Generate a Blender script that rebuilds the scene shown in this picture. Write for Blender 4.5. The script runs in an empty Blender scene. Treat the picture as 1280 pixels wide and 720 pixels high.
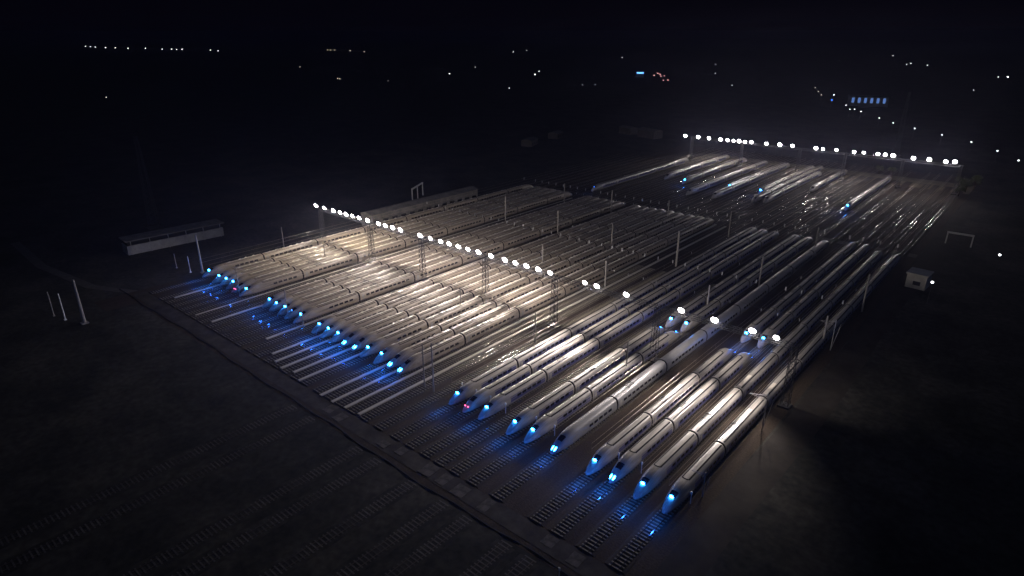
import bpy, math, random
from mathutils import Vector, Matrix

R = math.radians
rnd = random.Random(7)
C = bpy.context.scene.collection
sc = bpy.context.scene

# ------------------------------------------------------------------ camera
cam = bpy.data.cameras.new('camera')
cam.sensor_width = 36.0
cam.lens = 800 / 1280 * 36
cam.clip_start = 0.5
cam.clip_end = 20000
camo = bpy.data.objects.new('camera', cam)
C.objects.link(camo)
camo.location = (0, 0, 87)
camo.rotation_euler = (R(90 - 21.80), 0, R(40.73))
sc.camera = camo

# ------------------------------------------------------------------ night sky, added blue fill sun, exposure
w = bpy.data.worlds.new('World')
sc.world = w
w.use_nodes = True
wn = w.node_tree
bg = wn.nodes['Background']
sky = wn.nodes.new('ShaderNodeTexSky')
sky.sky_type = 'NISHITA'
sky.sun_disc = False
sky.sun_elevation = R(-9)
sky.sun_rotation = R(200)
glow = wn.nodes.new('ShaderNodeMix')
glow.data_type = 'RGBA'
glow.blend_type = 'ADD'
glow.inputs['Factor'].default_value = 1
wn.links.new(sky.outputs['Color'], glow.inputs[6])
glow.inputs[7].default_value = (0.008, 0.006, 0.022, 1)      # deep navy night sky
wn.links.new(glow.outputs[2], bg.inputs['Color'])
bg.inputs['Strength'].default_value = 0.10
SUN = bpy.data.lights.new('night_fill', 'SUN')  # unseen sun lamp added to give the dark ground a blue cast
SUN.energy = 0.12
SUN.angle = R(0.5)
SUN.color = (0.28, 0.45, 1.0)
so = bpy.data.objects.new('night_fill', SUN)
so.rotation_euler = (R(38), 0, R(60))
C.objects.link(so)
sc.view_settings.view_transform = 'Standard'
sc.view_settings.look = 'None'
sc.view_settings.gamma = 1
sc.view_settings.exposure = 0
sc.view_settings.use_curve_mapping = False
sc.cycles.use_denoising = True
sc.cycles.max_bounces = 4
sc.cycles.diffuse_bounces = 2
sc.cycles.glossy_bounces = 2
sc.cycles.volume_bounces = 0
sc.cycles.use_light_tree = True
sc.cycles.sample_clamp_indirect = 3.0

LAMP_W = 9800.0        # front of each near floodlight
LAMP_BACK = 6200.0     # its wide rear reflector
FAR_W = 4300.0
BLUE_W = 560.0

# ------------------------------------------------------------------ materials
def mat(name, color=(0.5, 0.5, 0.5), rough=0.5, metal=0.0, noise=0.0, scale=3.0, emit=None, es=0.0,
        per_object=0.0, stretch=None, color2=None, bump=0.0):
    m = bpy.data.materials.new(name)
    m.use_nodes = True
    t = m.node_tree
    n = t.nodes
    b = n['Principled BSDF']
    b.inputs['Base Color'].default_value = (*color, 1)
    b.inputs['Roughness'].default_value = rough
    b.inputs['Metallic'].default_value = metal
    if rough >= 0.75:
        b.inputs['Specular IOR Level'].default_value = 0.12
    col_out = None
    if noise > 0:
        tc = n.new('ShaderNodeTexCoord')
        mp = n.new('ShaderNodeMapping')
        if stretch:
            mp.inputs['Scale'].default_value = stretch
        nz = n.new('ShaderNodeTexNoise')
        nz.inputs['Scale'].default_value = scale
        nz.inputs['Detail'].default_value = 6
        nz.inputs['Roughness'].default_value = 0.65
        t.links.new(tc.outputs['Object'], mp.inputs['Vector'])
        t.links.new(mp.outputs['Vector'], nz.inputs['Vector'])
        rp = n.new('ShaderNodeValToRGB')
        rp.color_ramp.elements[0].position = 0.32
        rp.color_ramp.elements[1].position = 0.68
        c2 = color2 or tuple(c * (1 - noise) for c in color)
        rp.color_ramp.elements[0].color = (*c2, 1)
        rp.color_ramp.elements[1].color = (*color, 1)
        t.links.new(nz.outputs['Fac'], rp.inputs['Fac'])
        col_out = rp.outputs['Color']
        if bump > 0:
            bp = n.new('ShaderNodeBump')
            bp.inputs['Strength'].default_value = bump
            bp.inputs['Distance'].default_value = 0.1
            t.links.new(nz.outputs['Fac'], bp.inputs['Height'])
            t.links.new(bp.outputs['Normal'], b.inputs['Normal'])
    if per_object > 0:
        oi = n.new('ShaderNodeObjectInfo')
        mr = n.new('ShaderNodeMapRange')
        mr.inputs['To Min'].default_value = 1 - per_object
        mr.inputs['To Max'].default_value = 1.0
        t.links.new(oi.outputs['Random'], mr.inputs['Value'])
        mx = n.new('ShaderNodeMix')
        mx.data_type = 'RGBA'
        mx.blend_type = 'MULTIPLY'
        mx.inputs['Factor'].default_value = 1
        if col_out:
            t.links.new(col_out, mx.inputs[6])
        else:
            mx.inputs[6].default_value = (*color, 1)
        t.links.new(mr.outputs['Result'], mx.inputs[7])
        col_out = mx.outputs[2]
    if col_out:
        t.links.new(col_out, b.inputs['Base Color'])
    if emit:
        b.inputs['Emission Color'].default_value = (*emit, 1)
        b.inputs['Emission Strength'].default_value = es
    return m

M = {}
M['paint'] = mat('silver_white_paint', (0.52, 0.49, 0.445), 0.27, 0, 0.45, 1.0, per_object=0.22, stretch=(4.0, 0.15, 1.2))
M['paint_old'] = mat('weathered_cream_paint', (0.56, 0.48, 0.38), 0.30, 0, 0.62, 1.1, per_object=0.30, stretch=(4.5, 0.12, 1.2))
M['paint_silver'] = mat('silver_grey_paint', (0.27, 0.27, 0.275), 0.30, 0, 0.2, 0.8, stretch=(2, 0.3, 1))
M['black_line'] = mat('black_roof_seam', (0.008, 0.008, 0.008), 0.9)
M['rib'] = mat('grey_roof_rib', (0.07, 0.06, 0.05), 0.85, 0, 0.3, 2.0)
M['vent'] = mat('polished_roof_vent', (0.72, 0.67, 0.58), 0.16, 0.0)
M['rubber'] = mat('black_rubber', (0.007, 0.007, 0.008), 0.9)
M['glass'] = mat('dark_glass', (0.012, 0.014, 0.02), 0.08)
M['blue_stripe'] = mat('blue_stripe', (0.05, 0.055, 0.20), 0.35)
M['under'] = mat('dark_underframe', (0.035, 0.035, 0.036), 0.7)
M['steel_rail'] = mat('worn_steel', (0.40, 0.38, 0.36), 0.2, 0.95)
M['sleeper'] = mat('concrete_sleeper', (0.25, 0.225, 0.175), 0.85, 0, 0.35, 2.5)
M['ballast'] = mat('brown_ballast', (0.055, 0.046, 0.036), 0.95, 0, 0.55, 2.2, bump=0.6)
M['concrete'] = mat('pale_concrete', (0.58, 0.54, 0.47), 0.85, 0, 0.35, 0.8)
M['galv'] = mat('galvanised_steel', (0.34, 0.34, 0.35), 0.5, 0.35, 0.2, 2.0)
M['dark_steel'] = mat('dark_painted_steel', (0.045, 0.045, 0.047), 0.7)
M['pole_concrete'] = mat('cast_concrete', (0.30, 0.285, 0.265), 0.8, 0, 0.25, 1.5)
M['porcelain'] = mat('white_porcelain', (0.80, 0.80, 0.80), 0.15)
M['fence'] = mat('dark_fence_panel', (0.022, 0.022, 0.022), 0.8, 0, 0.4, 0.6)
M['wall_grey'] = mat('weathered_render', (0.40, 0.39, 0.37), 0.85, 0, 0.3, 0.5)
M['roof_grey'] = mat('pale_sheet_roof', (0.52, 0.52, 0.50), 0.6, 0, 0.25, 0.4)
M['shed_wall'] = mat('grimy_white_sheet', (0.20, 0.19, 0.18), 0.85, 0, 0.5, 0.35)
M['shed_roof'] = mat('grimy_sheet_roof', (0.17, 0.165, 0.16), 0.85, 0, 0.5, 0.3)
M['wall_dim'] = mat('dull_brick', (0.12, 0.11, 0.10), 0.9, 0, 0.4, 0.5)
M['roof_dim'] = mat('dull_tile', (0.15, 0.14, 0.13), 0.85, 0, 0.4, 0.5)
M['dark_roof'] = mat('dark_sheet_roof', (0.07, 0.07, 0.075), 0.7, 0, 0.3, 0.4)
M['window_dark'] = mat('dark_window', (0.015, 0.017, 0.02), 0.1)
M['bark'] = mat('bark', (0.09, 0.065, 0.045), 0.9, 0, 0.4, 3)
M['leaf'] = mat('leaf', (0.085, 0.095, 0.035), 0.7, 0, 0.5, 0.4, color2=(0.04, 0.05, 0.018))
M['lens_white'] = mat('white_flood_lens', (0.9, 0.9, 0.9), 0.3, emit=(1.0, 0.93, 0.95), es=45)
M['lens_blue'] = mat('blue_headlamp_lens', (0.1, 0.3, 0.9), 0.2, emit=(0.016, 0.25, 1.0), es=85)
M['lens_blue_dim'] = mat('dim_blue_lens', (0.1, 0.3, 0.9), 0.2, emit=(0.03, 0.18, 1.0), es=4.5)
M['lens_red'] = mat('red_tail_lens', (0.8, 0.05, 0.1), 0.2, emit=(1.0, 0.10, 0.22), es=7)
M['lens_warm'] = mat('warm_street_lens', (0.9, 0.85, 0.7), 0.3, emit=(1.0, 0.86, 0.68), es=5)
M['lens_cool'] = mat('white_street_lens', (0.9, 0.9, 0.9), 0.3, emit=(0.95, 0.97, 1.0), es=7)
M['lens_bright'] = mat('bright_street_lens', (0.9, 0.9, 0.9), 0.3, emit=(1.0, 0.98, 0.95), es=16)
M['lens_pink'] = mat('pink_lens', (0.9, 0.5, 0.5), 0.3, emit=(1.0, 0.42, 0.45), es=6)
M['lit_blue'] = mat('lit_blue_window', (0.1, 0.2, 0.6), 0.3, emit=(0.10, 0.20, 0.50), es=1.0)
M['lit_sign'] = mat('lit_blue_sign', (0.1, 0.3, 0.8), 0.3, emit=(0.12, 0.38, 1.0), es=3.5)

def ground_material():
    m = bpy.data.materials.new('dark_earth')
    m.use_nodes = True
    t = m.node_tree
    n = t.nodes
    b = n['Principled BSDF']
    b.inputs['Roughness'].default_value = 0.97
    b.inputs['Specular IOR Level'].default_value = 0.1
    tc = n.new('ShaderNodeTexCoord')
    a = n.new('ShaderNodeTexNoise'); a.inputs['Scale'].default_value = 0.05; a.inputs['Detail'].default_value = 10; a.inputs['Roughness'].default_value = 0.72
    d = n.new('ShaderNodeTexNoise'); d.inputs['Scale'].default_value = 0.6; d.inputs['Detail'].default_value = 5
    t.links.new(tc.outputs['Object'], a.inputs['Vector'])
    t.links.new(tc.outputs['Object'], d.inputs['Vector'])
    r1 = n.new('ShaderNodeValToRGB')
    e = r1.color_ramp.elements
    e[0].position = 0.35; e[0].color = (0.012, 0.014, 0.013, 1)
    e[1].position = 0.66; e[1].color = (0.062, 0.058, 0.050, 1)
    x = r1.color_ramp.elements.new(0.5); x.color = (0.034, 0.034, 0.030, 1)
    t.links.new(a.outputs['Fac'], r1.inputs['Fac'])
    r2 = n.new('ShaderNodeMapRange'); r2.inputs['From Min'].default_value = 0.3; r2.inputs['From Max'].default_value = 0.7
    r2.inputs['To Min'].default_value = 0.55; r2.inputs['To Max'].default_value = 1.25
    t.links.new(d.outputs['Fac'], r2.inputs['Value'])
    mx = n.new('ShaderNodeMix'); mx.data_type = 'RGBA'; mx.blend_type = 'MULTIPLY'; mx.inputs['Factor'].default_value = 1
    t.links.new(r1.outputs['Color'], mx.inputs[6]); t.links.new(r2.outputs['Result'], mx.inputs[7])
    t.links.new(mx.outputs[2], b.inputs['Base Color'])
    return m
M['earth'] = ground_material()

def bed_material():
    m = bpy.data.materials.new('yard_ballast')
    m.use_nodes = True
    t = m.node_tree
    n = t.nodes
    b = n['Principled BSDF']
    b.inputs['Roughness'].default_value = 0.95
    b.inputs['Specular IOR Level'].default_value = 0.1
    tc = n.new('ShaderNodeTexCoord')
    mp = n.new('ShaderNodeMapping'); mp.inputs['Scale'].default_value = (1.0, 0.12, 1.0)
    a = n.new('ShaderNodeTexNoise'); a.inputs['Scale'].default_value = 0.22; a.inputs['Detail'].default_value = 8; a.inputs['Roughness'].default_value = 0.6
    d = n.new('ShaderNodeTexNoise'); d.inputs['Scale'].default_value = 2.4; d.inputs['Detail'].default_value = 4
    t.links.new(tc.outputs['Object'], mp.inputs['Vector'])
    t.links.new(mp.outputs['Vector'], a.inputs['Vector'])
    t.links.new(tc.outputs['Object'], d.inputs['Vector'])
    r1 = n.new('ShaderNodeValToRGB')
    e = r1.color_ramp.elements
    e[0].position = 0.33; e[0].color = (0.026, 0.019, 0.014, 1)
    e[1].position = 0.68; e[1].color = (0.056, 0.043, 0.031, 1)
    t.links.new(a.outputs['Fac'], r1.inputs['Fac'])
    r2 = n.new('ShaderNodeMapRange'); r2.inputs['From Min'].default_value = 0.3; r2.inputs['From Max'].default_value = 0.7
    r2.inputs['To Min'].default_value = 0.6; r2.inputs['To Max'].default_value = 1.25
    t.links.new(d.outputs['Fac'], r2.inputs['Value'])
    mx = n.new('ShaderNodeMix'); mx.data_type = 'RGBA'; mx.blend_type = 'MULTIPLY'; mx.inputs['Factor'].default_value = 1
    t.links.new(r1.outputs['Color'], mx.inputs[6]); t.links.new(r2.outputs['Result'], mx.inputs[7])
    t.links.new(mx.outputs[2], b.inputs['Base Color'])
    bp = n.new('ShaderNodeBump'); bp.inputs['Strength'].default_value = 0.5; bp.inputs['Distance'].default_value = 0.12
    t.links.new(d.outputs['Fac'], bp.inputs['Height']); t.links.new(bp.outputs['Normal'], b.inputs['Normal'])
    return m
M['bed'] = bed_material()

# ------------------------------------------------------------------ mesh helpers
class MB:
    def __init__(self):
        self.v = []
        self.f = []
    def quad(self, a, b, c, d):
        k = len(self.v)
        self.v += [a, b, c, d]
        self.f.append((k, k + 1, k + 2, k + 3))
    def box(self, x0, x1, y0, y1, z0, z1):
        k = len(self.v)
        self.v += [(x0, y0, z0), (x1, y0, z0), (x1, y1, z0), (x0, y1, z0), (x0, y0, z1), (x1, y0, z1), (x1, y1, z1), (x0, y1, z1)]
        self.f += [(k, k + 3, k + 2, k + 1), (k + 4, k + 5, k + 6, k + 7), (k, k + 1, k + 5, k + 4), (k + 1, k + 2, k + 6, k + 5),
                   (k + 2, k + 3, k + 7, k + 6), (k + 3, k, k + 4, k + 7)]
    def bar(self, p, q, r0, r1=None, n=5):
        r1 = r0 if r1 is None else r1
        p, q = Vector(p), Vector(q)
        d = (q - p).normalized()
        a = d.cross(Vector((0, 0, 1)) if abs(d.z) < 0.95 else Vector((1, 0, 0))).normalized()
        b = d.cross(a)
        k = len(self.v)
        for c, r in ((p, r0), (q, r1)):
            for i in range(n):
                t = 2 * math.pi * i / n
                self.v.append(tuple(c + a * (r * math.cos(t)) + b * (r * math.sin(t))))
        for i in range(n):
            j = (i + 1) % n
            self.f.append((k + i, k + j, k + n + j, k + n + i))
        self.f.append(tuple(k + i for i in reversed(range(n))))
        self.f.append(tuple(k + n + i for i in range(n)))
    def loft(self, secs, cap0=True, cap1=True):
        k = len(self.v)
        n = len(secs[0])
        for s in secs:
            self.v += [tuple(p) for p in s]
        for i in range(len(secs) - 1):
            for j in range(n):
                jj = (j + 1) % n
                self.f.append((k + i * n + j, k + i * n + jj, k + (i + 1) * n + jj, k + (i + 1) * n + j))
        if cap0:
            q = len(self.v)
            self.v += [tuple(p) for p in secs[0]]
            self.f.append(tuple(q + j for j in reversed(range(n))))
        if cap1:
            q = len(self.v)
            self.v += [tuple(p) for p in secs[-1]]
            self.f.append(tuple(q + j for j in range(n)))
    def grid(self, rows):
        k = len(self.v)
        n = len(rows[0])
        for s in rows:
            self.v += [tuple(p) for p in s]
        for i in range(len(rows) - 1):
            for j in range(n - 1):
                self.f.append((k + i * n + j, k + i * n + j + 1, k + (i + 1) * n + j + 1, k + (i + 1) * n + j))
    def ball(self, c, rx, ry, rz, nu=10, nv=6):
        secs = []
        for i in range(1, nv):
            t = math.pi * i / nv
            secs.append([(c[0] + rx * math.sin(t) * math.cos(2 * math.pi * j / nu), c[1] + ry * math.sin(t) * math.sin(2 * math.pi * j / nu),
                          c[2] - rz * math.cos(t)) for j in range(nu)])
        self.loft(secs)
    def mesh(self, name, material, smooth=False):
        me = bpy.data.meshes.new(name)
        me.from_pydata(self.v, [], self.f)
        me.materials.append(material)
        if smooth:
            for p in me.polygons:
                p.use_smooth = True
        me.update()
        return me

def link(name, data, parent=None, loc=(0, 0, 0), rot=None):
    o = bpy.data.objects.new(name, data)
    C.objects.link(o)
    if parent:
        o.parent = parent
    o.location = loc
    if rot:
        o.rotation_euler = rot
    return o
def tag(o, label=None, cat=None, group=None, kind=None):
    if label: o['label'] = label
    if cat: o['category'] = cat
    if group: o['group'] = group
    if kind: o['kind'] = kind
    return o
def empty(name, loc, label, cat, group=None, rz=0):
    o = bpy.data.objects.new(name, None)
    o.empty_display_size = 0.5
    C.objects.link(o)
    o.location = loc
    o.rotation_euler = (0, 0, rz)
    return tag(o, label, cat, group)
def copy_tree(o, parent=None):
    c = o.copy()
    C.objects.link(c)
    if parent:
        c.parent = parent
    for ch in list(o.children):
        copy_tree(ch, c)
    return c
def struct(name, mb, m, loc=(0, 0, 0), smooth=False):
    return tag(link(name, mb.mesh(name, m, smooth), None, loc), kind='structure')
def point_light(name, parent, loc, energy, color, radius=0.25, spot=None, rot=None, blend=0.5):
    L = bpy.data.lights.new(name, 'SPOT' if spot else 'POINT')
    L.energy = energy
    L.color = color
    L.shadow_soft_size = radius
    if spot:
        L.spot_size = spot
        L.spot_blend = blend
    o = bpy.data.objects.new(name, L)
    C.objects.link(o)
    o.parent = parent
    o.location = loc
    if rot:
        o.rotation_euler = rot
    return o
ORD = ['first', 'second', 'third', 'fourth', 'fifth', 'sixth', 'seventh', 'eighth', 'ninth', 'tenth', 'eleventh', 'twelfth']

# ------------------------------------------------------------------ ground, yard bed, roads, paths
g = MB()
S = 9000
xs = [-S, -1500, -500, -250, -120, 0, 120, 400, 1500, S]
g.grid([[(x, y, 0) for x in xs] for y in (-400, 0, 80, 200, 400, 800, 2000, S)])
struct('ground', g, M['earth'])

b = MB()
b.grid([[(-231, y, 0.02), (-150, y, 0.02), (-90, y, 0.02), (-36.6, y, 0.02)] for y in (69.5, 120, 200, 300, 400, 500)])
struct('yard_ground', b, M['bed'])
b = MB()
b.grid([[(-243, y, 0.015), (-231.0, y, 0.015)] for y in (60, 150, 300, 500)])
struct('yard_verge', b, M['bed'])

b = MB()
b.grid([[(-36.2 + 0.4 * math.sin(y * 0.05), y, 0.03), (-29.0 + 0.7 * math.sin(y * 0.043 + 1), y, 0.03)] for y in range(0, 520, 8)])
struct('dirt_road', b, mat('packed_dirt', (0.043, 0.038, 0.033), 0.95, 0, 0.6, 0.12))
b = MB()
b.grid([[(x, 71.5, 0.05), (x, 76.0, 0.05)] for x in range(-240, -28, 12)])
struct('crossing_road', b, mat('worn_crossing_concrete', (0.058, 0.052, 0.046), 0.9, 0, 0.75, 0.2))
b = MB()
b.grid([[(-345, 60, 0.03), (-345, 63.5, 0.03)], [(-300, 58, 0.03), (-300, 61.5, 0.03)], [(-260, 63, 0.03), (-260, 66.5, 0.03)], [(-243, 71, 0.03), (-243, 74.5, 0.03)]])
struct('access_road', b, mat('old_asphalt', (0.09, 0.088, 0.085), 0.9, 0, 0.4, 0.4))
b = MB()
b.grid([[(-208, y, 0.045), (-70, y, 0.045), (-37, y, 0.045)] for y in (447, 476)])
struct('far_lamplit_road', b, mat('far_lamplit_dirt', (0.17, 0.145, 0.10), 0.9, 0, 0.65, 0.12))  # road widened and paled, its colour standing in for floodlit ground
b = MB()
b.grid([[(-230, y, 0.04), (-140, y, 0.04), (-37, y, 0.04)] for y in (299.5, 304.5)])
struct('mid_road', b, mat('mid_concrete_road', (0.15, 0.14, 0.12), 0.9, 0, 0.4, 0.2))

# ------------------------------------------------------------------ tracks
TRAINS = [  # x, block, roof type, lamp, cars of front set, cars of rear set (0: none)
    (-42.2, 'C', 'seam', 'single', 8, 0), (-48.5, 'C', 'seam', 'single', 8, 0), (-54.9, 'C', 'seam', 'pair', 3, 5), (-60.0, 'C', 'seam', 'single', 3, 5),
    (-70.0, 'B', 'smooth', 'pair', 8, 0), (-77.0, 'B', 'seam', 'single', 3, 5), (-82.2, 'B', 'seam', 'single', 3, 5),
    (-91.4, 'B', 'seam', 'single', 8, 0), (-96.4, 'B', 'seam', 'red', 8, 0), (-101.4, 'B', 'seam', 'single', 8, 0),
    (-123.3, 'A', 'ribbed', 'pair', 8, 0), (-127.9, 'A', 'ribbed', 'pair', 8, 0), (-132.9, 'A', 'ribbed', 'single', 8, 0),
    (-138.9, 'A', 'ribbed', 'single', 8, 0), (-143.9, 'A', 'ribbed', 'pair', 8, 0), (-148.7, 'A', 'ribbed', 'pair', 8, 0),
    (-153.4, 'A', 'ribbed', 'single', 8, 0), (-158.3, 'A', 'ribbed', 'single', 8, 0), (-163.2, 'A', 'ribbed', 'single', 8, 0),
    (-174.0, 'L', 'ribbed', 'single', 8, 0), (-179.0, 'L', 'ribbed', 'dim', 8, 0), (-183.4, 'L', 'ribbed', 'single', 8, 0),
    (-188.4, 'L', 'ribbed', 'single', 8, 0), (-193.1, 'L', 'ribbed', 'single', 8, 0),
    (-208.2, 'E', 'ribbed', 'single', 8, 0), (-213.3, 'E', 'ribbed', 'red', 8, 0), (-218.4, 'E', 'ribbed', 'single', 8, 0),
    (-223.2, 'E', 'ribbed', 'single', 8, 0), (-228.1, 'E', 'ribbed', 'single', 8, 0), (-236.6, 'E', 'ribbed', 'single', 8, 0)]
EMPTY = [-86.8, -107.5, -113.2, -118.3, -168.3, -198.6, -203.4]
TR_X = sorted([t[0] for t in TRAINS] + EMPTY)
Y0T, Y1T = 12.0, 462.0
LT = Y1T - Y0T
Y0S = 76.5
def track_meshes(LT, LS, mats):
    a = MB()
    a.box(-0.05, 0.05, 0, LT, 0.22, 0.37)
    c = MB()
    y = 0.0
    while y < LS:
        c.box(-1.3, 1.3, y, y + 0.28, 0.05, 0.215)
        y += 0.9
    d = MB()
    d.quad((-1.75, 0, 0.10), (1.75, 0, 0.10), (1.75, LT, 0.10), (-1.75, LT, 0.10))
    d.quad((-2.15, -0.3, 0.021), (2.15, -0.3, 0.021), (1.75, 0, 0.10), (-1.75, 0, 0.10))
    d.quad((-2.15, 0, 0.021), (-1.75, 0, 0.10), (-1.75, LT, 0.10), (-2.15, LT, 0.021))
    d.quad((1.75, 0, 0.10), (2.15, 0, 0.021), (2.15, LT, 0.021), (1.75, LT, 0.10))
    return d.mesh('railway_track', mats[0]), a.mesh('rail', mats[1]), c.mesh('sleepers', mats[2])
bed_s, rail_s, sl_s = track_meshes(Y1T - Y0S, 140, (M['ballast'], M['steel_rail'], M['sleeper']))
bed_o, rail_o, sl_o = track_meshes(63.0, 63.0, (M['earth'], mat('rusty_rail', (0.08, 0.06, 0.05), 0.6, 0.3),
                                                mat('old_dark_sleeper', (0.15, 0.145, 0.14), 0.9, 0, 0.85, 0.12)))
for x in (-44.5, -54.8, -60.4, -70.5, -77.0, -86.5, -98.0, -104.5, -123.2, -131.0):
    t = tag(link('railway_track', bed_o, None, (x, 5.5, 0.01)), kind='structure', group='old tracks in front of the yard')
    t.scale = (1, 1, 0.25)
    for s in (-0.7525, 0.7525):
        link('rail', rail_o, t, (s, 0, 0))
    tag(link('sleepers', sl_o, t), kind='stuff')
for x in TR_X:
    bm_, rm_, sm_ = bed_s, rail_s, sl_s
    t = tag(link('railway_track', bm_, None, (x, Y0S, 0)), kind='structure', group='parallel yard tracks')
    for s in (-0.7525, 0.7525):
        link('rail', rm_, t, (s, 0, 0))
    tag(link('sleepers', sm_, t), kind='stuff')

# raised concrete strips between the tracks
ps = MB()
ps.box(-0.5, 0.5, 0, 1, 0.0, 0.30)
strip_me = ps.mesh('walkway', M['concrete'])
for (x, y0, y1) in [(-115.8, 77, 292), (-120.8, 76.5, 292), (-125.6, 76, 292), (-130.5, 76, 290), (-141.4, 76.5, 290), (-146.4, 78, 290), (-151.2, 77, 290),
                    (-155.9, 78, 290), (-160.8, 80, 290), (-171.2, 84, 200), (-204.9, 78, 290), (-225.6, 80, 290), (-196.0, 79, 150)]:
    o = tag(link('walkway', strip_me, None, (x, y0, 0)), kind='structure', group='concrete walkway strips between the tracks')
    o.scale = (0.9, y1 - y0, 1)

# ------------------------------------------------------------------ trains
PROFILE = [(1.20, 0.42), (1.55, 0.75), (1.67, 1.30), (1.69, 2.0), (1.62, 2.6), (1.46, 3.10), (1.16, 3.50), (0.78, 3.74), (0.38, 3.85)]
def ring(y, sx=1.0, top=3.88, bot=0.42, full=3.88):
    pts = []
    k = (top - bot) / (full - 0.42)
    half = [(x * sx, bot + (z - 0.42) * k) for x, z in PROFILE]
    for x, z in half:
        pts.append((x, y, z))
    pts.append((0.0, y, top))
    for x, z in reversed(half):
        pts.append((-x, y, z))
    return pts
def prof_x(z):
    for (xa, za), (xb, zb) in zip(PROFILE, PROFILE[1:]):
        if za <= z <= zb:
            return xa + (xb - xa) * (z - za) / (zb - za)
    return 0.5
def roof_z(x):
    x = abs(x)
    pr = PROFILE + [(0.0, 3.88)]
    for (xa, za), (xb, zb) in zip(pr[4:], pr[5:]):
        if xb <= x <= xa:
            return za + (zb - za) * (xa - x) / (xa - xb)
    return 3.88
CAR = 25.0
L0 = 24.35

def nose_dims(t):            # t: 0 at the tip, 1 where the full section starts
    s = 1 - (1 - t) ** 2.1
    wx = 0.16 + 0.84 * s ** 0.62
    top = 1.15 + 2.73 * (1 - (1 - t) ** 2.0) ** 1.05
    return wx, top
NOSE = 8.0
def nose_pt(t, a, out=0.02): # a: -1..1 across the top of the nose
    wx, top = nose_dims(t)
    k = (top - 0.42) / 3.46
    x = a * 1.45 * wx
    z = 0.42 + (roof_z(a * 1.45) - 0.42) * k
    return (x, t * NOSE, z + out)

def build_meshes(paint):
    d = {}
    m = MB()
    m.loft([ring(0.0), ring(L0)])
    d['mid'] = m.mesh('carriage', paint, True)
    m = MB()
    secs = []
    for i in range(15):
        t = i / 14
        wx, top = nose_dims(t)
        secs.append(ring(t * NOSE, wx, top, 0.42 + 0.25 * (1 - t) ** 2))
    secs.append(ring(L0))
    m.loft(secs)
    d['nose'] = m.mesh('nose_carriage', paint, True)
    return d
BODY = {'seam': build_meshes(M['paint']), 'ribbed': build_meshes(M['paint_old']), 'smooth': build_meshes(M['paint_silver'])}

def windows_mesh(side, y0, y1, n, band, mtl, name='window_row', z0=1.95, z1=2.62, wid=1.45):
    m = MB()
    step = (y1 - y0) / n
    zz = [z0 + (z1 - z0) * i / 3 for i in range(4)]
    for i in range(n):
        a = y0 + i * step + (0 if band else (step - wid) / 2)
        c = y0 + (i + 1) * step if band else a + wid
        rows = [[(side * (prof_x(z) + (0.012 if band else 0.03)), yy, z) for yy in ((a, c) if side > 0 else (c, a))] for z in zz]
        m.grid(rows)
    return m.mesh(name, mtl)
WIN = {s: windows_mesh(s, 2.2, 22.2, 10, False, M['glass']) for s in (1, -1)}
WIN_N = {s: windows_mesh(s, 12.2, 22.2, 5, False, M['glass']) for s in (1, -1)}
BAND = {s: windows_mesh(s, 0.6, 23.8, 1, True, M['blue_stripe'], 'blue_stripe', 1.35, 2.85) for s in (1, -1)}
BAND_N = {s: windows_mesh(s, 10.0, 23.8, 1, True, M['blue_stripe'], 'blue_stripe', 1.35, 2.85) for s in (1, -1)}
DOOR = {s: windows_mesh(s, 0.75, 1.75, 1, False, mat('door_panel', (0.33, 0.32, 0.31), 0.4), 'door', 1.1, 2.75, 0.9) for s in (1, -1)}

def seam_mesh(y0, y1, hw, loop):
    m = MB()
    wd = 0.16
    for s in (-1, 1):
        m.grid([[(s * hw + u * wd, yy, roof_z(s * hw + u * wd) + 0.025) for u in (-1, -0.5, 0, 0.5, 1)] for yy in (y0, y1)])
    if loop:
        n = 6
        pts = [-hw + 2 * hw * i / n for i in range(n + 1)]
        def fz(x): return roof_z(x) + 0.022
        m.grid([[(x, y0 + dy - 0.35 * (1 - (x / hw) ** 2), fz(x)) for x in pts] for dy in (-0.12, 0.26)])
    return m.mesh('roof_seam', M['black_line'])
SEAM = seam_mesh(0.3, L0 - 0.3, 0.78, False)
SEAM_N = seam_mesh(NOSE + 0.6, L0 - 0.3, 0.78, True)

def ribs_mesh(y0, y1):
    m = MB()
    for x in (-1.08, -0.56, 0.56, 1.08):
        z = roof_z(x)
        m.box(x - 0.10, x + 0.10, y0, y1, z - 0.06, z + 0.085)
    return m.mesh('roof_rib', M['rib'])
RIBS = ribs_mesh(0.5, L0 - 0.5)
RIBS_N = ribs_mesh(NOSE + 0.5, L0 - 0.5)
def vents_mesh(y0, y1, seed, n):
    q = random.Random(seed)
    bumps = [(q.uniform(-0.36, 0.36), y0 + (y1 - y0) * (i + 0.5 + q.uniform(-0.25, 0.25)) / n, q.uniform(0.18, 0.26), q.uniform(0.35, 0.7), q.uniform(0.2, 0.34)) for i in range(n)]
    m = MB()
    xs = [-0.44 + 0.88 * i / 8 for i in range(9)]
    ny = int((y1 - y0) / 0.2)
    rows = []
    for j in range(ny + 1):
        yy = y0 + (y1 - y0) * j / ny
        row = []
        for x in xs:
            h = 0.02
            for bx, by, rx, ry, bh in bumps:
                d = ((x - bx) / rx) ** 2 + ((yy - by) / ry) ** 2
                if d < 1:
                    h = max(h, 0.02 + bh * math.sqrt(1 - d))
            row.append((x, yy, roof_z(x) + h))
        rows.append(row)
    m.grid(rows)
    return m.mesh('roof_vent', M['vent'], True)
VENTS = [vents_mesh(1.0, L0 - 1, i, 7) for i in range(4)]
VENTS_N = vents_mesh(NOSE + 1.5, L0 - 1, 9, 4)
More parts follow.
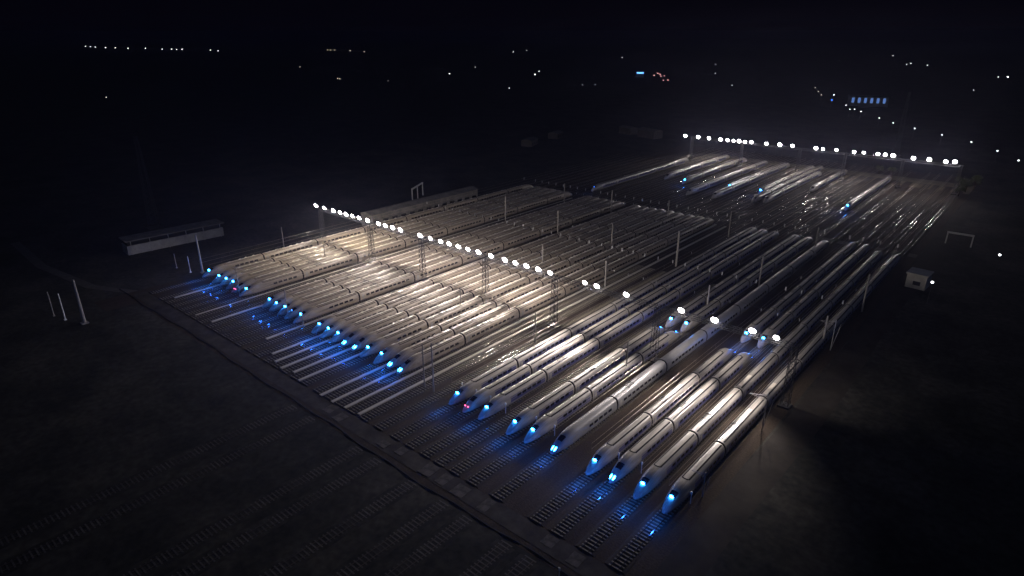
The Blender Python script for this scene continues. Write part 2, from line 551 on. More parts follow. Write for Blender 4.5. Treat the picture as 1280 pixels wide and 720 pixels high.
HATCH = [vents_mesh(1.0 + 9 * i, 8.0 + 9 * i, 30 + i, 1) for i in range(2)]

m = MB()
def small_ring(y, s): return [(x * s, y, 0.42 + (z - 0.42) * s) for x, yy, z in ring(0)]
m.loft([small_ring(-0.66, 0.955), small_ring(-0.40, 0.955), small_ring(-0.33, 1.012), small_ring(-0.22, 1.012), small_ring(-0.18, 0.955), small_ring(0.02, 0.955)], False, False)
GANG = m.mesh('gangway', M['rubber'], False)
m = MB()
m.box(-1.15, 1.15, 0, 3.4, 0.375, 0.75)
for yy in (0.35, 2.2):
    for s in (-0.7525, 0.7525):
        m.bar((s - 0.07, yy + 0.42, 0.80), (s + 0.07, yy + 0.42, 0.80), 0.43, None, 12)
BOGIE = m.mesh('bogie', M['under'])
m = MB()
m.bar((-0.8, 0, 4.12), (-0.8, 2.4, 4.12), 0.05); m.bar((0.8, 0, 4.12), (0.8, 2.4, 4.12), 0.05)
for s in (-0.8, 0.8):
    for yy in (0.1, 2.3):
        m.bar((s, yy, 3.6), (s, yy, 4.12), 0.06)
m.bar((0, 0.2, 4.12), (0, 2.2, 4.55), 0.06); m.bar((0, 2.2, 4.55), (0, 0.6, 5.0), 0.05)
m.bar((-0.85, 0.6, 5.0), (0.85, 0.6, 5.0), 0.05); m.bar((-0.8, 0, 4.12), (0.8, 0, 4.12), 0.05); m.bar((-0.8, 2.4, 4.12), (0.8, 2.4, 4.12), 0.05)
PANTO = m.mesh('pantograph', M['dark_steel'])

m = MB()
m.grid([[nose_pt(t, a, 0.025) for a in (-0.62, -0.35, 0, 0.35, 0.62)] for t in (0.36, 0.42, 0.48, 0.55)])
SHIELD = m.mesh('windshield', M['glass'], True)
def pair_lens(mtl, name):
    out = []
    for s in (-1, 1):
        m = MB()
        rows = []
        for i in range(5):
            t = 0.055 + 0.12 * i / 4
            aw = 0.30 * math.sin(math.pi * (i + 0.7) / 5.4)
            c = 0.60 - 0.12 * i / 4
            rows.append([nose_pt(t, s * (c + aw * u), 0.03) for u in ((-1, 0, 1) if s > 0 else (1, 0, -1))])
        m.grid(rows)
        out.append(m.mesh(name, mtl, True))
    return out
PAIR_BLUE = pair_lens(M['lens_blue'], 'headlight')
def round_lens(mtl, name, r=0.42):
    m = MB()
    m.ball((0, 0, 0), r, r * 0.55, r * 0.85, 12, 7)
    return m.mesh(name, mtl, True)
ONE_BLUE = round_lens(M['lens_blue'], 'headlight', 0.47)
ONE_DIM = round_lens(M['lens_blue_dim'], 'headlight', 0.30)
RED = round_lens(M['lens_red'], 'tail_lamp', 0.22)

def make_train(x, y0, kind, lamp, ncar, label, group, tail_nose=True, dir_far=False):
    root = empty('high_speed_train', (x, y0, 0), label, 'train', group)
    root.scale = (0.95, 1, 1)
    for i in range(ncar):
        first, last = i == 0, (i == ncar - 1)
        nose = first or (last and tail_nose)
        c = link('carriage', BODY[kind]['nose' if nose else 'mid'], root, (0, i * CAR, 0))
        if last and not first and tail_nose:
            c.location = (0, i * CAR + L0, 0)
            c.rotation_euler = (0, 0, math.pi)
        for s in (1, -1):
            link('window_row', (WIN_N if nose else WIN)[s], c)
            if kind == 'seam':
                link('blue_stripe', (BAND_N if nose else BAND)[s], c)
            if i < 3 and s > 0 and not nose:
                link('door', DOOR[s], c)
        if kind == 'seam':
            link('roof_seam', SEAM_N if nose else SEAM, c)
            if i in (1, 2) and not nose:
                link('roof_hatch', HATCH[i % 2], c)
        elif kind == 'ribbed':
            link('roof_rib', RIBS_N if nose else RIBS, c)
            link('roof_vent', VENTS_N if nose else VENTS[rnd.randrange(4)], c)
        if i > 0:
            link('gangway', GANG, c, (0, L0 + 0.66, 0) if (last and tail_nose) else (0, 0, 0))
        if i < 2:
            for yy in ((5.5 if nose else 2.0), 18.8):
                link('bogie', BOGIE, c, (0, yy, 0))
        if i in (1, 5) and not nose:
            link('pantograph', PANTO, c, (0, 6.0, 0))
        if nose:
            link('windshield', SHIELD, c)
        if first:
            if lamp == 'pair':
                for me in PAIR_BLUE:
                    link('headlight', me, c)
                point_light('headlight_beam', c, (0, -3.2, 2.2), BLUE_W * 1.3, (0.02, 0.16, 1.0), 0.3)
            elif lamp in ('single', 'dim'):
                p = nose_pt(0.36, 0, 0.12)
                link('headlight', ONE_BLUE if lamp == 'single' else ONE_DIM, c, p, (R(25), 0, 0))
                point_light('headlight_beam', c, (0, p[1] - 6.6, p[2] - 0.5), BLUE_W * (1 if lamp == 'single' else 0.25), (0.02, 0.16, 1.0), 0.3)
            elif lamp == 'red':
                for s in (-1, 1):
                    p = nose_pt(0.16, s * 0.62, 0.10)
                    link('tail_lamp', RED, c, p, (R(25), 0, 0))
                point_light('tail_glow', c, (0, -0.5, 1.9), 5.0, (1.0, 0.04, 0.12), 0.3)
    return root

BL = {'C': ('the four-train block at the right edge', 4), 'B': ('the six-train block right of the bare tracks', 6),
      'A': ('the nine-train block left of the bare tracks', 9), 'L': ('the five-train block left of centre', 5),
      'E': ('the leftmost block of six trains', 6)}
LAMPTXT = {'single': 'one round blue nose lamp', 'pair': 'twin slanted blue headlights', 'red': 'two small red tail lamps', 'dim': 'a dim violet nose lamp'}
cnt = {}
for (x, bk, kind, lamp, n1, n2) in TRAINS:
    cnt[bk] = cnt.get(bk, 0) + 1
    pos = 'rightmost train' if cnt[bk] == 1 else ('leftmost train' if cnt[bk] == BL[bk][1] else ORD[cnt[bk] - 1] + ' train from the right')
    col = {'seam': 'white', 'ribbed': 'cream', 'smooth': 'silver-grey smooth-roofed'}[kind]
    lab = f'{col} {pos} in {BL[bk][0]}'
    lab = lab.replace('second train from the right', 'second train from right')
    if len(lab.split()) <= 12:
        lab = lab + ', ' + LAMPTXT[lamp] if len((lab + ', ' + LAMPTXT[lamp]).split()) <= 16 else lab
    y0 = 93.9 if bk in 'CB' else 95.1
    if lamp == 'pair':
        y0 += 0.6
    make_train(x, y0 + rnd.uniform(-0.3, 0.3), kind, lamp, n1, lab, 'high-speed trains stabled in the near yard', tail_nose=True)
    if n2:
        q = {-54.9: 'second train from the right among', -60.0: 'leftmost of', }
        lab2 = {-54.9: 'right one of the two trains with blue lamps just beyond the last floodlights',
                -60.0: 'left one of the two trains with blue lamps just beyond the last floodlights',
                -77.0: 'right one of the two blue-lamped trains beside the lattice floodlight mast',
                -82.2: 'left one of the two blue-lamped trains beside the lattice floodlight mast'}[x]
        make_train(x, (175.0 if x > -65 else 169.8), kind, 'single', n2, lab2, 'high-speed trains stabled behind the floodlights')

FAR = [(-80.3, 359.5, 'seam', 4, 'bright-roofed lone train with blue lamp at right of the far yard'),
       (-127.9, 364.5, 'seam', 4, 'rightmost of the three neighbouring blue-lamped trains in the far yard'),
       (-146.2, 364.0, 'seam', 4, 'middle one of the three neighbouring blue-lamped trains in the far yard'),
       (-174.0, 362.0, 'seam', 4, 'left one of the three neighbouring blue-lamped trains in the far yard'),
       (-205.0, 309.0, 'seam', 5, 'leftmost train of the far yard with a faint blue lamp')]
for (x, y0, kind, n, lab) in FAR:
    make_train(x, y0, kind, 'single' if x > -200 else 'dim', n, lab, 'trains in the far yard')
for (x, y0, n, lab) in [(-143.9, 338.0, 5, 'unlit train right beside the middle blue-lamped train of the far yard'),
                        (-123.3, 343.0, 5, 'unlit train right of the three blue-lamped trains in the far yard'),
                        (-158.3, 336.0, 5, 'unlit train between two blue-lamped trains in the far yard'),
                        (-188.4, 366.0, 4, 'unlit train near the left end of the far floodlights'),
                        (-107.5, 390.0, 3, 'dim unlit train alone in the middle of the far yard'),
                        (-118.3, 347.0, 4, 'unlit train on the bare track line of the far yard')]:
    make_train(x, y0, 'seam', 'none', n, lab, 'trains in the far yard')

# ------------------------------------------------------------------ floodlight gantries
def lattice_mast(h, w0, w1, n):
    m = MB()
    r = 0.075
    def cor(i, z):
        k = w0 + (w1 - w0) * z / h
        sx, sy = ((-1, -1), (1, -1), (1, 1), (-1, 1))[i % 4]
        return (sx * k / 2, sy * k / 2, z)
    for i in range(4):
        m.bar(cor(i, 0), cor(i, h), r, None, 4)
    for j in range(n):
        za, zb = h * j / n, h * (j + 1) / n
        for i in range(4):
            m.bar(cor(i, za), cor(i + 1, zb), 0.045, None, 4)
            m.bar(cor(i + 1, za), cor(i, zb), 0.045, None, 4)
            m.bar(cor(i, zb), cor(i + 1, zb), 0.045, None, 4)
    m.box(-w0 * 0.75, w0 * 0.75, -w0 * 0.75, w0 * 0.75, 0.0, 0.5)
    return m
def truss(length, w, h, step):
    m = MB()
    n = max(2, int(length / step))
    for (yy, zz) in ((-w / 2, 0), (w / 2, 0), (-w / 2, h), (w / 2, h)):
        m.bar((0, yy, zz), (length, yy, zz), 0.07, None, 4)
    for i in range(n):
        a, c = length * i / n, length * (i + 1) / n
        for yy in (-w / 2, w / 2):
            m.bar((a, yy, 0), (c, yy, h), 0.045, None, 4)
            m.bar((a, yy, h), (a, yy, 0), 0.045, None, 4)
        for zz in (0, h):
            m.bar((a, -w / 2, zz), (c, w / 2, zz), 0.04, None, 4)
    return m
m = MB()
secs = []
for i in range(7):
    t = i / 6 * math.pi / 2
    secs.append([(0.85 * math.cos(t) * math.cos(2 * math.pi * j / 14), -0.62 * math.sin(t) - 0.02, 0.85 * math.cos(t) * math.sin(2 * math.pi * j / 14)) for j in range(14)])
m.loft(secs[:-1] + [[(p[0] * 0.05, secs[-1][0][1], p[2] * 0.05) for p in secs[0]]])
LENS = m.mesh('lens', M['lens_white'], True)
m = MB()
m.loft([[(r * math.cos(2 * math.pi * j / 12), y, r * math.sin(2 * math.pi * j / 12)) for j in range(12)] for r, y in ((0.90, 0.0), (0.90, 0.08), (0.55, 0.42), (0.22, 0.50))])
m.bar((0, 0.3, -0.2), (0, 0.45, -1.0), 0.06)
HOUSING = m.mesh('floodlight', M['dark_steel'], False)
def gantry(name, label, y, xs, masts, zl, front, back, hgt, back_fn=None, tint=(1.0, 0.885, 0.83), lens_scale=1.0, jitter=None):
    root = empty(name, (0, y, 0), label, 'floodlight gantry')
    mm = lattice_mast(hgt, 1.9, 1.2, 9).mesh('lattice_mast', M['dark_steel'])
    for mx in masts:
        link('lattice_mast', mm, root, (mx, 0, 0))
    for a, c in zip(masts, masts[1:]):
        link('truss_beam', truss(c - a - 1.3, 1.2, 1.2, 1.6).mesh('truss_beam', M['dark_steel']), root, (a + 0.65, 0, hgt - 1.25))
    for i, (x, z) in enumerate(xs):
        f = link('floodlight', HOUSING, root, (x, -0.75, z), (R(32), 0, 0))
        e = link('lens', LENS, f)
        f.scale = (lens_scale * rnd.uniform(0.82, 1.12),) * 3
        pw = rnd.uniform(0.8, 1.2) * (3.3 if (y < 200 and x > -105) else 1.0)
        tn = tint
        if jitter and abs(x - jitter[0]) < jitter[1]:
            tn = (1.0, 0.84, 0.52)
        narrow = y < 200 and x > -105                       # the sparse right-hand lamps are tilted down more
        point_light('front_beam', root, (x, -1.7, z - 0.3), front * pw, tn, 0.45, R(88) if narrow else R(130), (R(54 if narrow else 71), 0, math.pi), 1.0)
        bk = back * (back_fn(x) if back_fn else 1) * min(pw, 1.5)
        if bk > 1:
            point_light('rear_beam', root, (x, 1.0, z - 0.3), bk, tn, 0.45, R(160), (R(48), 0, 0), 0.6)
    return root
near = [-238.5, -232.3, -225.8, -221.1, -217.0, -212.8, -208.3, -202.8, -195.9, -191.8, -187.4, -182.9, -171.9, -166.4, -161.1, -156.7, -152.1, -147.5, -142.5,
        -136.8, -130.6, -126.1, -121.5, -116.7, -112.0, -99.1, -94.8, -84.9, -67.9, -58.5, -48.6, -42.7]
gantry('lighting_gantry', 'near lattice gantry with a long diagonal row of floodlights across the trains', 149.0,
       [(x, 18.0) for x in near], [-237.0, -203.0, -172.5, -140.3, -110.8, -75.2, -38.2], 18, LAMP_W, LAMP_BACK, 17.2,
       lambda x: 1.0 if x < -110 else 0.5, jitter=(-215, 5))
far = [(-212.9, 17.1), (-202.9, 17.2), (-194.8, 17.2), (-186.2, 17.2), (-181.0, 17.2), (-176.7, 17.2), (-172.8, 17.3), (-168.7, 17.3), (-164.2, 17.6),
       (-154.0, 17.6), (-145.2, 17.9), (-137.0, 18.0), (-122.4, 18.1), (-118.1, 17.9), (-110.1, 18.3), (-99.9, 18.3), (-94.4, 18.4), (-86.6, 18.5),
       (-82.6, 18.5), (-78.3, 18.5), (-67.6, 18.2), (-59.5, 18.4), (-51.3, 18.2), (-47.0, 18.6)]
gantry('lighting_gantry', 'far row of floodlights along the back of the yard', 441.0, far,
       [-207.5, -170.5, -132.0, -104.5, -72.5, -43.5], 18, FAR_W, 1500, 17.0, lens_scale=1.25)

# ------------------------------------------------------------------ catenary masts, cross spans, contact wires
m = MB()
m.bar((0, 0, 0), (0, 0, 1.0), 0.27, 0.20, 10)
m.v = [(x, y, z) for x, y, z in m.v]
MAST = m.mesh('mast', M['pole_concrete'], True)
m = MB()
m.bar((0, 0, 0), (0, 0, 0.9), 0.02, None, 6)
for i in range(5):
    z = 0.1 + i * 0.17
    m.loft([[(r * math.cos(2 * math.pi * j / 9), r * math.sin(2 * math.pi * j / 9), zz) for j in range(9)] for r, zz in ((0.04, z), (0.13, z + 0.03), (0.04, z + 0.10))])
INS = m.mesh('insulator', M['porcelain'], True)
ROWS = [  # y, [(x, height)], description, spans
    (96.5, [(-110.0, 14.0), (-113.5, 12.6), (-170.6, 7.0), (-179.4, 10.3), (-211.0, 10.5)], 'among the front train noses'),
    (135.5, [(-76.0, 10.9), (-138.9, 10.0), (-107.5, 10.0), (-215.8, 8.5), (-246.8, 9.5)], 'just before the near floodlights'),
    (188.0, [(-41.0, 10.6), (-77.3, 10.8), (-116.8, 10.2), (-146.0, 10.0)], 'in first row behind near floodlights'),
    (225.0, [(-39.2, 13.4), (-74.0, 12.4), (-107.3, 14.4), (-137.7, 12.4), (-166.4, 12.8), (-197.9, 14.4)], 'in second row behind near floodlights'),
    (277.0, [(-108.0, 12.0), (-139.0, 12.0), (-171.0, 12.0), (-201.0, 11.0), (-70.5, 11.5)], 'in the dim row by far train ends'),
]
for (yr, ps, where) in ROWS:
    order = sorted(ps, key=lambda p: -p[0])
    for i, (x, h) in enumerate(order):
        jx = 'rightmost' if i == 0 else ('leftmost' if i == len(order) - 1 else ORD[i] + ' from the right')
        o = tag(link('catenary_mast', MAST, None, (x, yr, 0)), f'tapered catenary mast, {jx} {where}', 'mast', 'catenary masts')
        k = 1.1 if yr > 180 else 0.7
        if (x, yr) == (-107.3, 225.0):
            k = 1.7
        o.scale = (k, k, h)
    if yr > 180:
        full = sorted(p[0] for p in ps)
        hs = {p[0]: p[1] for p in ps}
        for a, c in zip(full, full[1:]):
            za, zc = hs[a] - 0.6, hs[c] - 0.6
            m = MB()
            N = 8
            P = [(a + (c - a) * i / N, yr, za + (zc - za) * i / N - 2.6 * (1 - (2 * i / N - 1) ** 2)) for i in range(N + 1)]
            for p, q in zip(P, P[1:]):
                m.bar(p, q, 0.03, None, 4)
            m.bar((a, yr, 7.6), (c, yr, 7.6), 0.025, None, 4)
            o = tag(link('cross_span', m.mesh('cross_span', M['dark_steel']), None),
                    f'sagging wires between masts {where}, {ORD[full.index(a)]} span from left', 'cross span', 'cross spans between catenary masts')
            for tx in TR_X:
                if a + 1.5 < tx < c - 1.5:
                    link('insulator', INS, o, (tx, yr, 6.65)).scale = (0.9, 0.9, 0.9)
# portal arms on the lattice mast row at right
m = MB()
m.bar((0, 0, 0), (0, 0, 9.8), 0.16, 0.11, 8); m.bar((0, 0, 0), (1.5, 0, 9.0), 0.08, 0.06, 6)
m.bar((0, 0, 9.3), (-4.2, 0, 8.4), 0.06); m.bar((0, 0, 8.0), (-4.2, 0, 8.4), 0.05); m.bar((-1, 0, 9.1), (-1, 0, 8.15), 0.04); m.bar((-2.4, 0, 8.8), (-2.4, 0, 8.25), 0.04)
PORT = m.mesh('bracket_mast', M['galv'], False)
for (x, yr, lab) in [(-38.7, 188.5, 'grey bracket mast with slanted stay beside the right edge of the trains'),
                     (-38.9, 104.0, 'short dark bracket mast at the nose of the rightmost train'),
                     (-38.6, 135.0, 'grey bracket mast in front of the last near floodlight')]:
    o = tag(link('bracket_mast', PORT, None, (x, yr, 0)), lab, 'mast')
    if yr < 110:
        o.scale = (0.7, 1, 0.6)
# contact wires
m = MB()
m.bar((0, 0, 6.5), (0, 300, 6.5), 0.034, None, 4)
m.bar((0, 0, 7.9), (0, 300, 7.9), 0.028, None, 4)
for i in range(0, 301, 12):
    m.bar((0, i, 6.5), (0, i, 7.9), 0.012, None, 3)
WIRE = m.mesh('contact_wire', mat('copper_wire', (0.35, 0.30, 0.26), 0.3, 0.8))
for i, x in enumerate(sorted(TR_X, reverse=True)):
    o = tag(link('contact_wire', WIRE, None, (x, 95, 0)), 'thin overhead contact wire strung above a yard track', 'wire', 'contact wires above the tracks')
    for yy in (115.0, 191.0):
        link('insulator', INS, o, (0, yy - 0.45, 6.9)).scale = (1.9, 1.9, 1.5)

m = MB()
m.bar((0, 0, 6.5), (0, 62, 6.5), 0.045, None, 4)
m.bar((0, 0, 7.9), (0, 62, 7.9), 0.035, None, 4)
for i in range(0, 63, 10):
    m.bar((0, i, 6.5), (0, i, 7.9), 0.015, None, 3)
WIRE2 = m.mesh('contact_wire', WIRE.materials[0])
for x in TR_X:
    if x > -200:
        tag(link('contact_wire', WIRE2, None, (x, 398, 0)), 'thin overhead contact wire strung above a far yard track', 'wire', 'contact wires of the far yard')

# white signal posts beside the front noses
m = MB()
m.bar((0, 0, 0), (0, 0, 2.5), 0.07, 0.07, 8)
m.box(-0.16, 0.16, -0.12, 0.12, 2.3, 2.95)
POST = m.mesh('marker_post', mat('white_post_paint', (0.8, 0.8, 0.8), 0.4))
posts = [(-39.8, 100.5, 'white marker post right of the rightmost train nose'), (-52.0, 102.4, 'white marker post beside the second train from right'),
         (-57.4, 102.0, 'white marker post between the two leftmost trains of the right block'),
         (-74.2, 101.3, 'white marker post between the silver train and its left neighbour'),
         (-79.6, 101.3, 'white marker post between the fifth and sixth blue nose lamps'),
         (-89.0, 101.0, 'white marker post in the gap beside the bluish train sides'),
         (-94.0, 101.0, 'white marker post left of the red tail lamps'), (-98.9, 101.0, 'white marker post right of the leftmost lamp in the middle block'),
         (-48.0, 68.0, 'lone white marker post by the dark fence at bottom of the picture'),
         (-103.9, 101.0, 'white marker post at the left side of the six-train block')]
for (x, y, lab) in posts:
    tag(link('marker_post', POST, None, (x, y, 0)), lab, 'post', 'white marker posts')

# ------------------------------------------------------------------ low dark kerb along the front of the yard, worn slabs of the crossing
m = MB()
x = -250.0
rows = []
while x <= -32:
    yy = 70.0 + 0.25 * math.sin(x * 0.09) + 0.22 * math.sin(x * 0.31) + 0.8 * max(0, min(1, (-110 - x) / 60))
    h = 0.11 + 0.05 * math.sin(x * 0.9) + 0.03 * math.sin(x * 2.3)
    rows.append([(x, yy - 0.2, 0.0), (x, yy - 0.18, h), (x, yy + 0.2, h), (x, yy + 0.25, 0.0)])
    x += 1.2
m.grid(rows)
struct('kerb', m, M['fence'])
m = MB()
m.box(-1.3, 1.3, -1.8, 1.8, 0.03, 0.13)
slab_mat = mat('dirty_slab_concrete', (0.11, 0.10, 0.09), 0.9, 0, 0.8, 0.5)
SLAB = m.mesh('crossing_slab', slab_mat)
for x in TR_X:
    if x > -125 and rnd.random() < 0.65:
        o = tag(link('crossing_slab', SLAB, None, (x + rnd.uniform(-0.3, 0.3), 73.8 + rnd.uniform(-0.5, 0.5), 0), (0, 0, rnd.uniform(-0.05, 0.05))), kind='structure', group='concrete slabs of the crossing road')
        o.scale = (rnd.uniform(0.8, 1.3), rnd.uniform(0.6, 1.1), rnd.uniform(0.5, 1.0))

# ------------------------------------------------------------------ buildings
def building(name, label, cat, c, size, rz, roof='flat', win=None, wall='wall_grey', roofm='roof_grey', over=0.4):
    L, W, Hh = size
    r = empty(name, (c[0], c[1], 0), label, cat, None, rz)
    m = MB(); m.box(-W / 2, W / 2, -L / 2, L / 2, 0, Hh)
    link('wall', m.mesh('wall', M[wall]), r)
    m = MB()
    if roof == 'flat':
        m.box(-W / 2 - over, W / 2 + over, -L / 2 - over, L / 2 + over, Hh + 0.003, Hh + 0.5)
    else:
        z0, z1 = Hh + 0.003, Hh + W * 0.16
        a = W / 2 + over; l = L / 2 + over
        m.loft([[(-a, yy, z0), (a, yy, z0), (a, yy, z0 + 0.15), (0, yy, z1), (-a, yy, z0 + 0.15)] for yy in (-l, l)])
    link('roof', m.mesh('roof', M[roofm]), r)
    if win:
        n, z0, z1, ww, side = win
        for i in range(n):
            yy = -L / 2 + L * (i + 0.5) / n
            m = MB()
            x = side * (W / 2)
            m.box(min(x, x + side * 0.05), max(x, x + side * 0.05), yy - ww / 2, yy + ww / 2, z0, z1)
            link('window', m.mesh('window', M['window_dark']), r)
    return r
building('wash_shed', 'long white shed with dark windows beside the leftmost train', 'shed', (-243.8, 213.5), (72, 8, 7.0), 0, 'gable', (13, 2.2, 4.2, 3.2, 1), 'shed_wall', 'shed_roof')
# covered platform at far left
r = empty('platform_shelter', (-289.5, 108.0, 0), 'long pale-roofed open shelter on posts at the far left', 'shelter', None, R(-4))
m = MB(); m.box(-4.5, 4.5, -20.5, 20.5, 6.0, 6.35); link('roof', m.mesh('roof', M['shed_wall']), r)
m = MB(); m.box(-4.0, 3.2, -20, 20, 0, 5.99 - 2.2); link('wall', m.mesh('wall', M['wall_grey']), r)
m = MB(); m.box(-3.2, 2.4, -19.6, 19.6, 3.79, 6.0); link('clerestory', m.mesh('clerestory', M['window_dark']), r)
for i in range(6):
    m = MB(); yy = -18.5 + i * 7.4
    m.bar((3.9, yy, 0), (3.9, yy, 6.0), 0.14, None, 8)
    link('post', m.mesh('post', M['galv']), r)
building('relay_house', 'small white flat-roofed hut alone on the dark ground at right', 'hut', (-30.0, 263.5), (6.8, 6.4, 5.2), R(-4), 'flat', None, 'wall_grey', 'wall_grey')
hut = [o for o in bpy.data.objects if o.name == 'relay_house'][0]
m = MB(); m.box(-0.9, 1.5, -3.46, -3.40, 1.4, 2.9); link('window', m.mesh('window', M['window_dark']), hut)
# pale portal frames
def portal(label, c, w, h, rz, legs=2, m_='galv'):
    r = empty('portal_frame', (c[0], c[1], 0), label, 'frame', None, rz)
    m = MB(); m.box(-w / 2, w / 2, -0.35, 0.35, h - 0.7, h); link('beam', m.mesh('beam', M[m_]), r)
    for i in range(legs):
        x = -w / 2 + 0.3 + (w - 0.6) * i / (legs - 1)
        m = MB(); m.box(x - 0.25, x + 0.25, -0.25, 0.25, 0, h - 0.702); link('leg', m.mesh('leg', M[m_]), r)
portal('faint grey portal frame standing on the dark ground at right edge', (-26.5, 331.0), 10, 5.5, R(2), 2, 'roof_grey')
portal('pale three-legged portal frame behind the long white shed', (-270.5, 233.0), 17, 7.5, R(118), 3, 'roof_grey')

# poles at left
def pole(label, x, y, h, r0, r1, mtl, lean=0):
    m = MB(); m.bar((0, 0, 0), (lean, 0, h), r0, r1, 10)
    m.box(-r0 * 1.8, r0 * 1.8, -r0 * 1.8, r0 * 1.8, 0, 0.35)
    tag(link('pole', m.mesh('pole', M[mtl], False), None, (x, y, 0)), label, 'pole')
pole('thick tapered concrete pole standing at the left outside the yard', -226.2, 52.0, 15.0, 0.55, 0.34, 'pole_concrete')
pole('thin dull pole, outer of the two slim poles at left edge', -240.1, 47.4, 8.6, 0.16, 0.11, 'galv')
pole('thin shiny white pole next to the thick concrete pole', -233.7, 48.8, 9.3, 0.20, 0.14, 'porcelain')
pole('tall dark pole in front of the long shelter', -243.7, 98.5, 15.6, 0.42, 0.28, 'pole_concrete')
pole('short slim pole left of the first blue lamp', -256.7, 94.2, 6.0, 0.14, 0.10, 'galv')
pole('slim pale pole close to the first blue lamp at left', -247.5, 95.5, 6.6, 0.16, 0.11, 'porcelain')
m = lattice_mast(43, 4.2, 1.2, 16)
tag(link('radio_mast', m.mesh('radio_mast', M['dark_steel']), None, (-321.6, 112.0, 0)), 'very tall dim lattice mast in the dark at upper left', 'mast')
for (x, y, h, lab) in [(-98, 560, 46, 'tall faint lattice mast far behind the right part of the far floodlights')]:
    m = lattice_mast(h, 4.0, 1.2, 14)
    tag(link('radio_mast', m.mesh('radio_mast', M['dark_steel']), None, (x, y, 0)), lab, 'mast')

for (x, y, L, W, h, rz, lab) in [(-339, 416, 16, 9, 6, 20, 'leftmost faint pale house beyond the yard'), (-346, 461, 14, 9, 6, 15, 'small faint house behind the leftmost one'),
                                 (-311, 526, 16, 10, 7, 70, 'dim pale house near the left end of the far floodlights'),
                                 (-285, 519, 20, 11, 8, 75, 'larger dim house just left of the far floodlights')]:
    building('house', lab, 'house', (x, y), (L, W, h * 0.75), R(rz), 'gable', (3, 1.2, 2.6, 1.4, 1), 'wall_dim', 'roof_dim')

# building with a row of blue-lit windows far behind
r = empty('station_building', (-206, 926, 0), 'distant dark building with a row of blue-lit windows at upper right', 'building', None, R(-70))
m = MB(); m.box(-7, 7, -22, 22, 0, 12); link('wall', m.mesh('wall', M['wall_grey']), r)
m = MB(); m.box(-7.6, 7.6, -22.6, 22.6, 12.003, 12.8); link('roof', m.mesh('roof', M['dark_roof']), r)
for i in range(6):
    m = MB(); yy = -17.5 + i * 7.0
    m.box(7.0, 7.08, yy - 1.5, yy + 1.5, 4.5, 10.5)
    link('window', m.mesh('window', M['lit_blue']), r)
bb = r
r = empty('shop_building', (-713, 1236, 0), 'far building carrying a small glowing blue sign', 'building', None, R(35))
m = MB(); m.box(-8, 8, -6, 6, 0, 11); link('wall', m.mesh('wall', M['wall_grey']), r)
m = MB(); m.box(-7, 7, -6.3, -6.0, 7.0, 9.6); link('sign_panel', m.mesh('sign_panel', M['lit_sign']), r)

# ------------------------------------------------------------------ trees at the far right end
def tree(label, x, y, h, seed):
    q = random.Random(seed)
    r = empty('tree', (x, y, 0), label, 'tree', 'trees by the far floodlights')
    m = MB()
    m.bar((0, 0, 0), (0.2, 0.1, h * 0.5), 0.28, 0.16, 8)
    tips = []
    for i in range(7):
        a = q.uniform(0, 6.28); z = h * q.uniform(0.55, 0.9); rr = h * q.uniform(0.14, 0.3)
        t = (rr * math.cos(a), rr * math.sin(a), z); tips.append(t)
        m.bar((0.18, 0.1, h * q.uniform(0.3, 0.48)), t, 0.1, 0.04, 5)
    link('trunk', m.mesh('trunk', M['bark'], True), r)
    m = MB()
    for k in range(1300):
        t = q.choice(tips)
        p = Vector((t[0] + q.gauss(0, h * 0.085), t[1] + q.gauss(0, h * 0.085), t[2] + q.gauss(0, h * 0.07)))
        d1 = Vector((q.gauss(0, 1), q.gauss(0, 1), q.gauss(0, 0.7))).normalized() * q.uniform(0.18, 0.42)
        d2 = d1.cross(Vector((q.gauss(0, 1), q.gauss(0, 1), q.gauss(0, 1)))).normalized() * q.uniform(0.1, 0.25)
        m.quad(tuple(p - d1), tuple(p - d2), tuple(p + d1), tuple(p + d2))
    link('crown', m.mesh('crown', M['leaf']), r)
for i, (x, y, h, lab) in enumerate([(-42.5, 446, 9.5, 'tree right beside the last far floodlight'), (-39.5, 452, 8, 'tree at the far right corner of the yard'),
                                    (-41.0, 438, 6.5, 'small tree in front of the last far floodlight'), (-83, 474, 6, 'bushy tree behind the end of the bright lone train'),
                                    (-91, 476, 5.5, 'bushy tree left of the bright lone train end'), (-36.5, 460, 9, 'rearmost tree at the far right corner')]):
    tree(lab, x, y, h, 40 + i)

# ------------------------------------------------------------------ far town lights
m = MB(); m.bar((0, 0, 0), (0, 0, 1.0), 0.09, 0.06, 6)
LP = m.mesh('pole', M['dark_steel'])
m = MB(); m.ball((0, 0, 0), 1, 1, 0.8, 8, 5)
balls = {k: None for k in ('lens_warm', 'lens_cool', 'lens_bright', 'lens_pink', 'lit_sign', 'lens_blue_dim')}
for k in balls:
    balls[k] = m.mesh('lamp_globe', M[k], True)
def town(pts, mt, label, group, k=0.42, hmul=1.0, name='street_lamp'):
    for (x, y) in pts:
        d = math.hypot(x, y)
        o = link(name, LP, None, (x, y, 0))
        tag(o, label, 'lamp', group)
        rr = max(0.45, k * d / 640.0)
        hh = 8.0
        o.scale = (1, 1, hh)
        g_ = link('lamp_globe', balls[mt], o)
        g_.matrix_parent_inverse = Matrix.Diagonal((1, 1, 1 / hh, 1))
        g_.location = (0, 0, hh)
        g_.scale = (rr, rr, rr)
town([(-4611, 1439), (-4402, 1397), (-4322, 1396), (-4112, 1378), (-4020, 1395), (-3869, 1404), (-3754, 1445), (-3557, 1448), (-3522, 1479), (-3422, 1460),
      (-3441, 1495), (-3186, 1515), (-3023, 1472)], 'lens_cool', 'tiny white lamp in the string of lights along the horizon at upper left', 'horizon road lamps', 0.36)
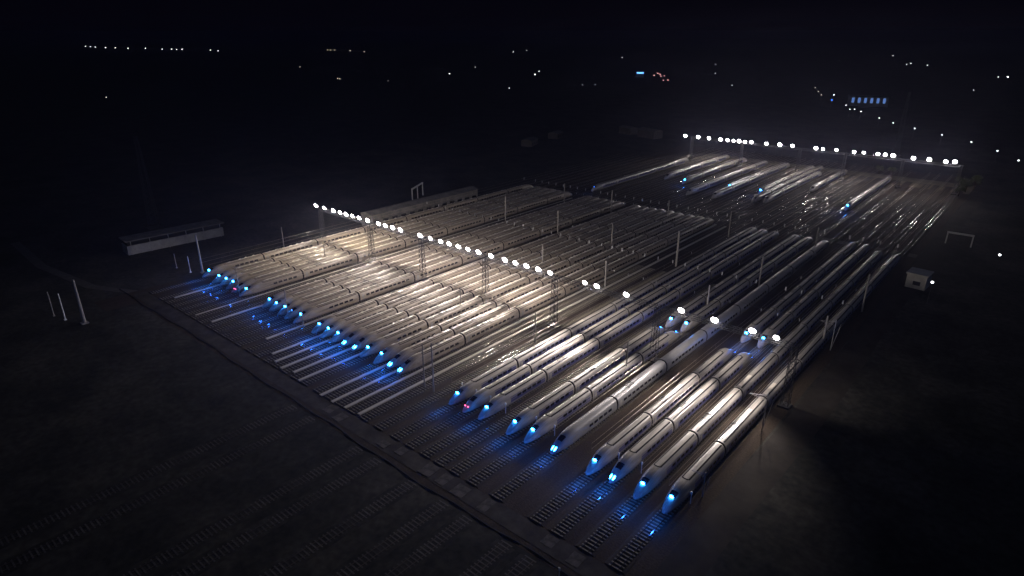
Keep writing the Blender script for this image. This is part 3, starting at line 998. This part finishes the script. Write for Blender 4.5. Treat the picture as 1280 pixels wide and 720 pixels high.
town([(-2767, 1876), (-2755, 1885), (-2740, 1898), (-2598, 1882), (-2418, 1825)], 'lens_warm', 'tiny warm lamp in the short cluster at the top of the picture', 'warm lamps at top', 0.30)
town([(-1472, 915), (-1042, 722), (-1034, 721), (-927, 746), (-1134, 1181)], 'lens_warm', 'faint lone lamp in the dark fields above the near floodlights', 'faint field lamps', 0.24)
town([(-996, 961)], 'lens_bright', 'brightest white lamp in the dark left of centre top', None, 0.34)
town([(-1908, 2225), (-2030, 2463), (-911, 1148), (-666, 767), (-618, 892), (-605, 909), (-1197, 1951), (-755, 1697), (-590, 1329), (-432, 1041)], 'lens_cool',
     'faint white lamp scattered in the dark above the yard', 'scattered town lamps', 0.27)
town([(-847, 1055)], 'lens_bright', 'bright white lamp beside a fainter one at top centre', None, 0.34)
town([(-967, 312)], 'lens_warm', 'single faint lamp in the black upper left', None, 0.28)
town([(-579, 2166), (-560, 2756), (-375, 2024), (-379, 2097), (-325, 2009), (-126, 1184), (-133, 1564)], 'lens_cool', 'faint white lamp near the top right of the picture',
     'upper right town lamps', 0.26)
town([(-208, 837), (-193, 795), (-189, 798), (-178, 780), (-149, 730), (-130, 698), (-107, 669), (-82, 641), (-58, 612), (-38, 577), (-23, 541)], 'lens_cool',
     'small white lamp on the diagonal road behind the far floodlights', 'lamps on the diagonal far road', 0.24)
town([(-120, 1583)], 'lens_bright', 'bright white lamp near the right edge of the picture', None, 0.40)
town([(-258, 968)], 'lens_bright', 'bright lamp left of the blue-windowed building', None, 0.34)
town([(-239, 891)], 'lens_blue_dim', 'blue glowing globe lamp beside the blue-windowed building', None, 0.6)
town([(-650, 1182), (-680, 1251), (-660, 1224), (-625, 1163), (-629, 1184), (-571, 1073), (-567, 1082)], 'lens_pink', 'pinkish lamp in the small cluster right of the blue sign',
     'pink lamp cluster', 0.34)
town([(-316, 1078), (-290, 1007), (-271, 957)], 'lens_warm', 'faint lamp on the short curve of lights above the far floodlights', 'curved far road lamps', 0.22)
town([(-10, 297)], 'lens_cool', 'white lamp in the dark at the right edge', None, 0.40)
town([(-24, 247)], 'lens_cool', 'tiny white lamp just right of the small hut', None, 0.3)

# ------------------------------------------------------------------ night haze
hz = MB()
hz.box(-7000, 3000, -500, 5000, -1.0, 95.0)
hm = bpy.data.materials.new('haze')
hm.use_nodes = True
hn = hm.node_tree
hn.nodes.remove(hn.nodes['Principled BSDF'])
pv = hn.nodes.new('ShaderNodeVolumePrincipled')
pv.inputs['Color'].default_value = (0.60, 0.62, 0.95, 1)
pv.inputs['Density'].default_value = 0.00022
pv.inputs['Anisotropy'].default_value = 0.7
hn.links.new(pv.outputs['Volume'], hn.nodes['Material Output'].inputs['Volume'])
tag(link('haze', hz.mesh('haze', hm)), kind='stuff')
